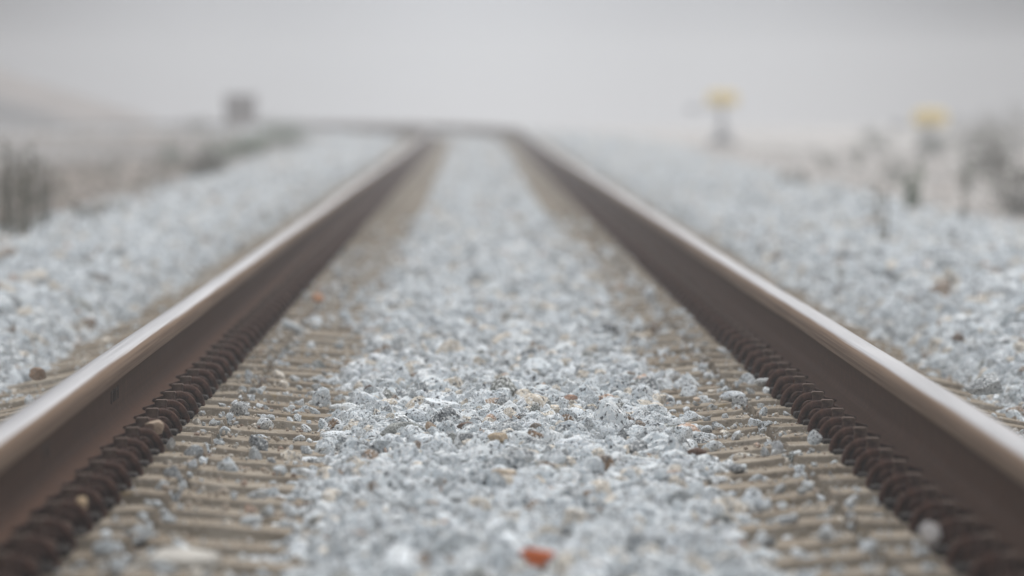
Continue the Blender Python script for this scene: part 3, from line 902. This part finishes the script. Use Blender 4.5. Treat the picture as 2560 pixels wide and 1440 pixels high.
# ---------------------------------------------------------------- plants
def leaf_material(name, c0, c1, c2):
    m, t, b = mat(name, rough=0.75, spec=0.2)
    n = noise(t, 9, 3, 0.6, texco(t))
    t.links.new(ramp(t, n, ((0.3, c0), (0.5, c1), (0.7, c2))), b.inputs['Base Color'])
    return m
M_weed = leaf_material('olive_weed', (0.052, 0.048, 0.028), (0.088, 0.080, 0.050), (0.14, 0.125, 0.085))
M_green = leaf_material('green_leaf', (0.048, 0.088, 0.036), (0.078, 0.130, 0.054), (0.11, 0.170, 0.075))
M_pale = leaf_material('grey_green_leaf', (0.09, 0.10, 0.065), (0.14, 0.15, 0.10), (0.20, 0.20, 0.145))
M_dry = leaf_material('dry_stalk', (0.10, 0.085, 0.055), (0.17, 0.14, 0.095), (0.26, 0.22, 0.15))
def plant(name, px, py_base, h, label, cat, style='stalk', Y=None, z=None, spread=None, seed=0, nstem=None, leafm=None, dens=1.0, group=None):
    """a plant whose foot shows at (px, py_base)"""
    if Y is None:
        Y = 60.0
        for _ in range(30):
            x_ = at(px, py_base, Y).x
            gz = float(ground_z(np.array([x_]), np.array([Y]))[0])
            Y = (CAM.z - gz) * F / (py_base - VPY)
    x_ = at(px, py_base, Y).x
    gz = float(ground_z(np.array([x_]), np.array([Y]))[0])
    r_ = random.Random(seed)
    root = empty(name, (x_, Y, gz - 0.01))
    tag(root, label, cat, group)
    st = MB(); lf = MB()
    spread = spread or h * 0.4
    nstem = nstem or (7 if style == 'stalk' else 14)
    def leaf(p, d, L, wd):
        d = d.normalized(); s_ = d.cross(Vector((0, 0, 1)))
        if s_.length < 1e-3: s_ = Vector((1, 0, 0))
        s_.normalize(); 
        s_ = (s_ + Vector((r_.uniform(-.5, .5), r_.uniform(-.5, .5), r_.uniform(-.5, .5)))).normalized()
        nrm = d.cross(s_) * L * 0.12
        lf.add([p, p + d * L * .5 + s_ * wd * .5 + nrm, p + d * L - nrm, p + d * L * .5 - s_ * wd * .5 + nrm], [(0, 1, 2), (0, 2, 3)])
    for k in range(nstem):
        a_ = r_.uniform(0, 6.28); rr = spread * math.sqrt(r_.random())
        foot = Vector((math.cos(a_) * rr, math.sin(a_) * rr, 0)) * (.55 if style == 'stalk' else .35)
        hh = h * r_.uniform(0.4, 1.0)
        lean = Vector((math.cos(a_) * rr, math.sin(a_) * rr, 0))
        tip = foot + lean * (.35 if style == 'stalk' else .8) + Vector((r_.uniform(-.12, .12) * h, r_.uniform(-.12, .12) * h, hh))
        midp = foot.lerp(tip, .5) + Vector((r_.uniform(-.05, .05) * h, r_.uniform(-.05, .05) * h, 0.04 * h))
        pts = spline([foot, midp, tip], 4)
        st.tube(pts, [(0.0062 if style == 'stalk' else 0.0045) - 0.0032 * i / (len(pts) - 1) for i in range(len(pts))], 5)
        nl = int((17 if style == 'stalk' else 45) * dens * hh / h)
        for q in range(nl):
            f_ = r_.uniform(0.12 if style == 'stalk' else 0.05, 1.0)
            p = pts[min(len(pts) - 1, int(f_ * (len(pts) - 1)))] + Vector((r_.uniform(-1, 1), r_.uniform(-1, 1), r_.uniform(-1, 1))) * 0.02
            d = Vector((r_.uniform(-1, 1), r_.uniform(-1, 1), r_.uniform(-.2, 1)))
            if style == 'stalk': leaf(p, d, r_.uniform(.02, .055), r_.uniform(.006, .014))
            elif style == 'bush':
                p += Vector((r_.uniform(-1, 1), r_.uniform(-1, 1), r_.uniform(-.6, .6))) * spread * 0.28
                leaf(p, d, r_.uniform(.04, .085), r_.uniform(.02, .04))
            else: leaf(p, d, r_.uniform(.03, .065), r_.uniform(.012, .024))
    link('stem', st.mesh('stem', M_weed if style != 'stalk' or 'dark' in label or 'olive' in label else M_dry), root)
    link('leaves', lf.mesh('leaves', leafm or M_weed), root)
    return root
GL = 'weeds on the left verge'; GR = 'weeds on the right verge'
plant('weed', 22, 612, 0.50, 'tall dark olive weed at the left edge of the photo, its foot by the ballast', 'weed', 'stalk', seed=1, nstem=9, spread=0.17, dens=1.6, group=GL)
plant('weed', 66, 600, 0.48, 'second dark olive weed from the left edge, just right of the tallest', 'weed', 'stalk', seed=2, nstem=8, spread=0.09, dens=1.4, group=GL)
plant('weed', 112, 575, 0.42, 'slim dark weed stalk third from the left edge', 'weed', 'stalk', seed=3, nstem=5, spread=0.05, dens=1.4, group=GL)
plant('weed', 150, 470, 0.28, 'low brownish weed right of the slim dark stalk at left', 'weed', 'stalk', seed=4, nstem=6, spread=0.1, leafm=M_dry, group=GL)
plant('weed', 215, 560, 0.12, 'short brown tuft at the foot of the left verge', 'weed', 'stalk', seed=5, nstem=10, spread=0.12, leafm=M_weed, group=GL)
plant('weed', 290, 540, 0.09, 'flat dark tuft right of the short brown tuft on the left verge', 'weed', 'stalk', seed=6, nstem=8, spread=0.10, leafm=M_weed, group=GL)
plant('weed', 8, 500, 0.45, 'dark weed cut by the left edge, standing behind the tallest one', 'weed', 'stalk', seed=13, nstem=6, spread=0.16, dens=1.5, group=GL)
plant('weed', 90, 520, 0.36, 'thin olive weed behind the slim dark stalk at left', 'weed', 'stalk', seed=14, nstem=7, spread=0.12, dens=1.2, group=GL)
plant('leafy_weed', 431, 422, 0.42, 'narrow upright green plant on the left verge in front of the bend', 'weed', 'leafy', seed=7, nstem=7, spread=0.12, leafm=M_green, group=GL)
plant('shrub', 575, 405, 0.40, 'wide low green shrub in front of the brown trackside cabinet', 'shrub', 'bush', seed=8, nstem=26, spread=0.42, leafm=M_green, dens=1.2, group=GL)
plant('shrub', 632, 392, 0.30, 'small dark green shrub right beside the wide one by the cabinet', 'shrub', 'bush', seed=9, nstem=14, spread=0.25, leafm=M_green, group=GL)
plant('shrub', 500, 452, 0.26, 'low dull green shrub nearer than the wide one on the left verge', 'shrub', 'bush', seed=10, nstem=12, spread=0.22, leafm=M_weed, group=GL)
plant('shrub', 720, 368, 0.45, 'pale foggy green shrub closest to the left rail on the verge', 'shrub', 'bush', seed=11, nstem=20, spread=0.42, leafm=M_green, group=GL)
plant('shrub', 505, 372, 0.22, 'faint green shrub left of the cabinet in the fog', 'shrub', 'bush', seed=12, nstem=12, spread=0.3, leafm=M_weed, group=GL)

plant('weed', 2212, 622, 0.34, 'thin single brown stalk standing in the right ballast', 'weed', 'stalk', seed=21, nstem=2, spread=0.012, dens=1.0, group=GR)
plant('weed', 2402, 575, 0.34, 'thin brown stalk at the right ballast edge, right of the single stalk', 'weed', 'stalk', seed=22, nstem=2, spread=0.012, dens=1.0, group=GR)
plant('leafy_weed', 2290, 535, 0.36, 'narrow dark green plant between the two thin stalks on the right', 'weed', 'leafy', seed=23, nstem=6, spread=0.07, leafm=M_green, dens=0.7, group=GR)
plant('leafy_weed', 2418, 480, 0.42, 'dull green leafy plant right of the narrow green plant', 'weed', 'leafy', seed=24, nstem=9, spread=0.14, leafm=M_pale, dens=0.6, group=GR)
plant('leafy_weed', 2232, 460, 0.30, 'grey-green leafy plant left of the narrow green plant', 'weed', 'leafy', seed=25, nstem=8, spread=0.14, leafm=M_pale, dens=0.6, group=GR)
plant('leafy_weed', 2142, 420, 0.34, 'small grey-green plant below the empty fog on the right verge', 'weed', 'leafy', seed=26, nstem=7, spread=0.13, leafm=M_pale, dens=0.6, group=GR)
plant('leafy_weed', 2060, 420, 0.30, 'faint low plant furthest left of the right verge weeds', 'weed', 'leafy', seed=27, nstem=8, spread=0.2, leafm=M_pale, dens=0.6, group=GR)
plant('weed', 1975, 470, 0.14, 'pinkish brown tuft on the pale ground right of the right rail', 'weed', 'stalk', seed=28, nstem=14, spread=0.18, leafm=M_dry, group=GR)
plant('shrub', 2545, 545, 0.62, 'tall dark olive weed bush cut by the right edge of the photo', 'shrub', 'bush', seed=29, nstem=18, spread=0.26, leafm=M_weed, dens=0.6, group=GR)
plant('shrub', 2480, 440, 0.62, 'broad olive bush behind the edge bush on the right', 'shrub', 'bush', seed=30, nstem=24, spread=0.34, leafm=M_weed, dens=0.6, group=GR)
plant('shrub', 2330, 395, 0.48, 'grey-green bush under the right-hand yellow marker', 'shrub', 'bush', seed=31, nstem=20, spread=0.36, leafm=M_pale, dens=0.6, group=GR)
plant('shrub', 2200, 372, 0.44, 'faint bush in the fog between the two yellow markers', 'shrub', 'bush', seed=32, nstem=20, spread=0.42, leafm=M_pale, dens=0.6, group=GR)
plant('shrub', 2540, 385, 0.85, 'tallest misty bush rising at the far right edge', 'shrub', 'bush', seed=33, nstem=30, spread=0.5, leafm=M_weed, dens=0.6, group=GR)
plant('shrub', 2420, 372, 0.70, 'misty grey bush right of the right-hand yellow marker', 'shrub', 'bush', seed=34, nstem=26, spread=0.5, leafm=M_weed, dens=0.6, group=GR)

# dry stubble on the left verge and thin cover on the right: nobody could count it
tufts = bpy.data.collections.new('stubble_shapes')
for i in range(5):
    r_ = random.Random(300 + i); mb = MB()
    for k in range(26):
        a_ = r_.uniform(0, 6.28); p = Vector((math.cos(a_), math.sin(a_), 0)) * r_.uniform(0, .5)
        q = p + Vector((r_.uniform(-.5, .5), r_.uniform(-.5, .5), r_.uniform(.5, 1.2)))
        s_ = Vector((r_.uniform(-1, 1), r_.uniform(-1, 1), 0)).normalized() * 0.06
        mb.add([p - s_, p + s_, q], [(0, 1, 2)])
    tufts.objects.link(bpy.data.objects.new('stubble_shape', mb.mesh('stubble_shape', M_weed if i < 1 else M_dry)))
n = 2600
X = np.concatenate([-r1.uniform(2.25, 9, n), r1.uniform(3.1, 10, 1200)]); Y = 30 + 200 * r1.random(n + 1200) ** 1.3
k = smooth_noise(X, Y, 1.2, 3.5, 81) > np.where(X < 0, -0.12, 0.4)
X, Y = X[k], Y[k]; X = X + cx_np(Y)
P = np.stack([X, Y, ground_z(X, Y) - 0.015], 1)
sz = r1.uniform(0.04, 0.13, len(P))
rot = np.zeros((len(P), 3)); rot[:, 2] = r1.uniform(0, 6.28, len(P))
scatter_object('dry_stubble', P, rot, np.repeat(sz[:, None], 3, 1), r1.integers(0, 5, len(P)), tufts, 'low dry stubble and moss tufts over the verges', 'ground cover')

# ---------------------------------------------------------------- things by the track
def flat_mat(name, c, rough=0.6, metal=0.0):
    m, t, b = mat(name, rough=rough, metal=metal)
    n = noise(t, 14, 4, 0.6, texco(t))
    t.links.new(mixc(t, 1.0, c, ramp(t, n, ((0.3, (0.72, 0.72, 0.72)), (0.7, (1.15, 1.15, 1.15)))), 'MULTIPLY'), b.inputs['Base Color'])
    return m
M_cab = flat_mat('brown_cabinet_paint', (0.085, 0.06, 0.055), 0.7)
M_plinth = flat_mat('pale_plinth_concrete', (0.36, 0.29, 0.25), 0.9)
M_yellow = flat_mat('yellow_enamel', (0.80, 0.58, 0.14), 0.6)
M_iron = flat_mat('grey_painted_iron', (0.20, 0.205, 0.225), 0.6)
M_timber = flat_mat('dark_timber', (0.10, 0.085, 0.07), 0.9)
def gz1(x_, y_): return float(ground_z(np.array([x_]), np.array([y_]))[0])
# cabinet
Yc = 201.0; xc = at(601, 300, Yc).x; zc = gz1(xc, Yc)
cab = empty('trackside_cabinet', (xc, Yc, zc), 0.12)
tag(cab, 'small dark brown box on a pale plinth standing in the fog left of the track', 'cabinet')
top_z = at(601, 236, Yc).z - zc
mid_z = at(601, 305, Yc).z - zc
mb = MB(); mb.box(-.19, .19, -.16, .16, -0.05, mid_z, 0.01); link('plinth', mb.mesh('plinth', M_plinth), cab)
mb = MB(); mb.box(-.29, .29, -.20, .20, mid_z + .001, top_z - .04, 0.012); body = link('cabinet_body', mb.mesh('cabinet_body', M_cab), cab)
mb = MB(); mb.box(-.315, .315, -.225, .225, top_z - .0385, top_z, 0.012); link('lid', mb.mesh('lid', M_cab), cab)
mb = MB(); mb.box(-.25, .25, -.212, -.2005, mid_z + .05, top_z - .08, 0.003); dr = link('door', mb.mesh('door', M_cab), cab)
mb = MB(); mb.box(.14, .17, -.232, -.2125, mid_z + .2, mid_z + .28, 0.004); link('handle', mb.mesh('handle', M_iron), dr)

def switch_stand(px, py, Y, label, arm=-1):
    """lever stand with a yellow marker whose middle shows at (px,py)"""
    p = at(px, py, Y); z0 = gz1(p.x, Y); H = p.z - z0
    root = empty('switch_stand', (p.x, Y, z0)); tag(root, label, 'switch stand', 'yellow topped switch stands')
    mb = MB()
    for dx in (-.17, .17): mb.box(dx - .11, dx + .11, -1.0, 0.5, -0.08, 0.045, 0.012)
    tb = link('timber', mb.mesh('timber', M_timber), root)
    mb = MB(); mb.box(-.30, .30, -.16, .16, 0.046, 0.085, 0.01); mb.box(-.2, .2, -.11, .11, 0.0855, 0.17, 0.02)
    link('base', mb.mesh('base', M_iron), root)
    mb = MB()
    mb.tube([(0, 0, .165), (0, 0, .30), (0, 0, H - .16)], [.085, .06, .042], 12)
    for k in (-1, 1): mb.tube([(k * .17, 0, .165), (k * .05, 0, .42)], .02, 6)
    link('column', mb.mesh('column', M_iron), root)
    mb = MB(); mb.tube([(0, -.05, H * .72), (arm * .28, -.07, H * .78), (arm * .62, -.09, H * .76)], [.022, .02, .018], 8)
    lev = link('lever', mb.mesh('lever', M_iron), root)
    mb = MB(); mb.tube([(arm * .60, -.09, H * .76 - .05), (arm * .60, -.09, H * .76 + .07)], [.075, .075], 12); link('counterweight', mb.mesh('counterweight', M_iron), lev)
    # target: shallow drum-shaped yellow cap
    mb = MB(); n_ = 20
    V = []; rings = [(0.18, -.15), (.30, -.12), (.31, .05), (.24, .13), (.08, .155)]
    for r_, z_ in rings:
        for k in range(n_):
            a_ = 2 * math.pi * k / n_; V.append((r_ * math.cos(a_), r_ * .75 * math.sin(a_), H + z_))
    Fc = [tuple(range(n_ - 1, -1, -1)), tuple(range(4 * n_, 5 * n_))]
    for i in range(4):
        for k in range(n_): Fc.append((i * n_ + k, i * n_ + (k + 1) % n_, (i + 1) * n_ + (k + 1) % n_, (i + 1) * n_ + k))
    mb.add(V, Fc); link('marker_cap', mb.mesh('marker_cap', M_yellow, True), root)
    return root
switch_stand(1806, 246, 200, 'yellow-topped switch stand in open fog, grey post, lever sticking out to the left')
switch_stand(2326, 294, 179, 'second yellow-topped switch stand, low behind the bushes near the right edge')

# ---------------------------------------------------------------- spoil heap and bank in the fog at left
def heap(name, px0, px1, py_base, py_top, Y, depth, colr, peak=0.5, seed=0, power=1.0, rough=0.08):
    x0 = at(px0, 0, Y).x; x1 = at(px1, 0, Y).x
    zb = at(0, py_base, Y).z; zt = at(0, py_top, Y).z
    nx_, ny_ = 80, 34
    V = []; Fc = []
    U, Vv = np.meshgrid(np.linspace(0, 1, nx_), np.linspace(-1, 1, ny_))
    prof = np.where(U < peak, U / peak, (1 - U) / (1 - peak)) ** power
    cross = np.cos(Vv * math.pi / 2) ** 0.8
    Xh = x0 + (x1 - x0) * U; Yh = Y + depth * Vv
    Z = zb - 0.3 + (zt - zb + 0.3) * prof * cross
    Z += rough * smooth_noise(Xh, Yh, 1.2, 1.2, 90 + seed, 4) * np.minimum(prof, cross)
    Pn = np.stack([Xh.ravel(), Yh.ravel(), Z.ravel()], 1)
    for j in range(ny_ - 1):
        for i in range(nx_ - 1):
            a_ = j * nx_ + i; Fc.append((a_, a_ + 1, a_ + 1 + nx_, a_ + nx_))
    m, t, b = mat(name + '_earth', rough=0.95, spec=0.1)
    co = texco(t); n_ = noise(t, 1.3, 5, 0.6, co)
    t.links.new(mixc(t, 1.0, colr, ramp(t, n_, ((0.3, (0.7, 0.7, 0.7)), (0.7, (1.2, 1.2, 1.2)))), 'MULTIPLY'), b.inputs['Base Color'])
    bump(t, b, noise(t, 12, 4, 0.6, co), 0.6, 0.05)
    o_ = link(name, mesh_np(name, Pn, Fc, m, True)); tag(o_, kind='structure')
    return o_
heap('hill', -1500, 560, 330, 100, 284, 9, (0.23, 0.20, 0.185), 0.62, 1, 1.0, 0.3)
heap('bank', -1400, 330, 335, 185, 262, 5, (0.07, 0.07, 0.075), 0.70, 2, 0.9, 0.15)

heap('bank', -1500, 1000, 352, 298, 254, 3, (0.15, 0.148, 0.152), 0.6, 3, 0.35, 0.06)

# ---------------------------------------------------------------- fog: one closed box round everything
mb = MB(); mb.box(-124, 124, -8, 404, -3.0, 2.9)
hz = mb.mesh('haze')
m = bpy.data.materials.new('haze'); m.use_nodes = True; t = m.node_tree; t.nodes.clear()
o_ = nd(t, 'ShaderNodeOutputMaterial'); pv = nd(t, 'ShaderNodeVolumePrincipled')
pv.inputs['Color'].default_value = (0.90, 0.905, 0.92, 1)
pv.inputs['Density'].default_value = 0.0024
pv.inputs['Anisotropy'].default_value = 0.0
t.links.new(pv.outputs[0], o_.inputs['Volume'])
hz.materials.append(m)
h = link('haze', hz); tag(h, kind='stuff')
h['label'] = 'pale grey fog filling the air over the whole track'; h['category'] = 'fog'
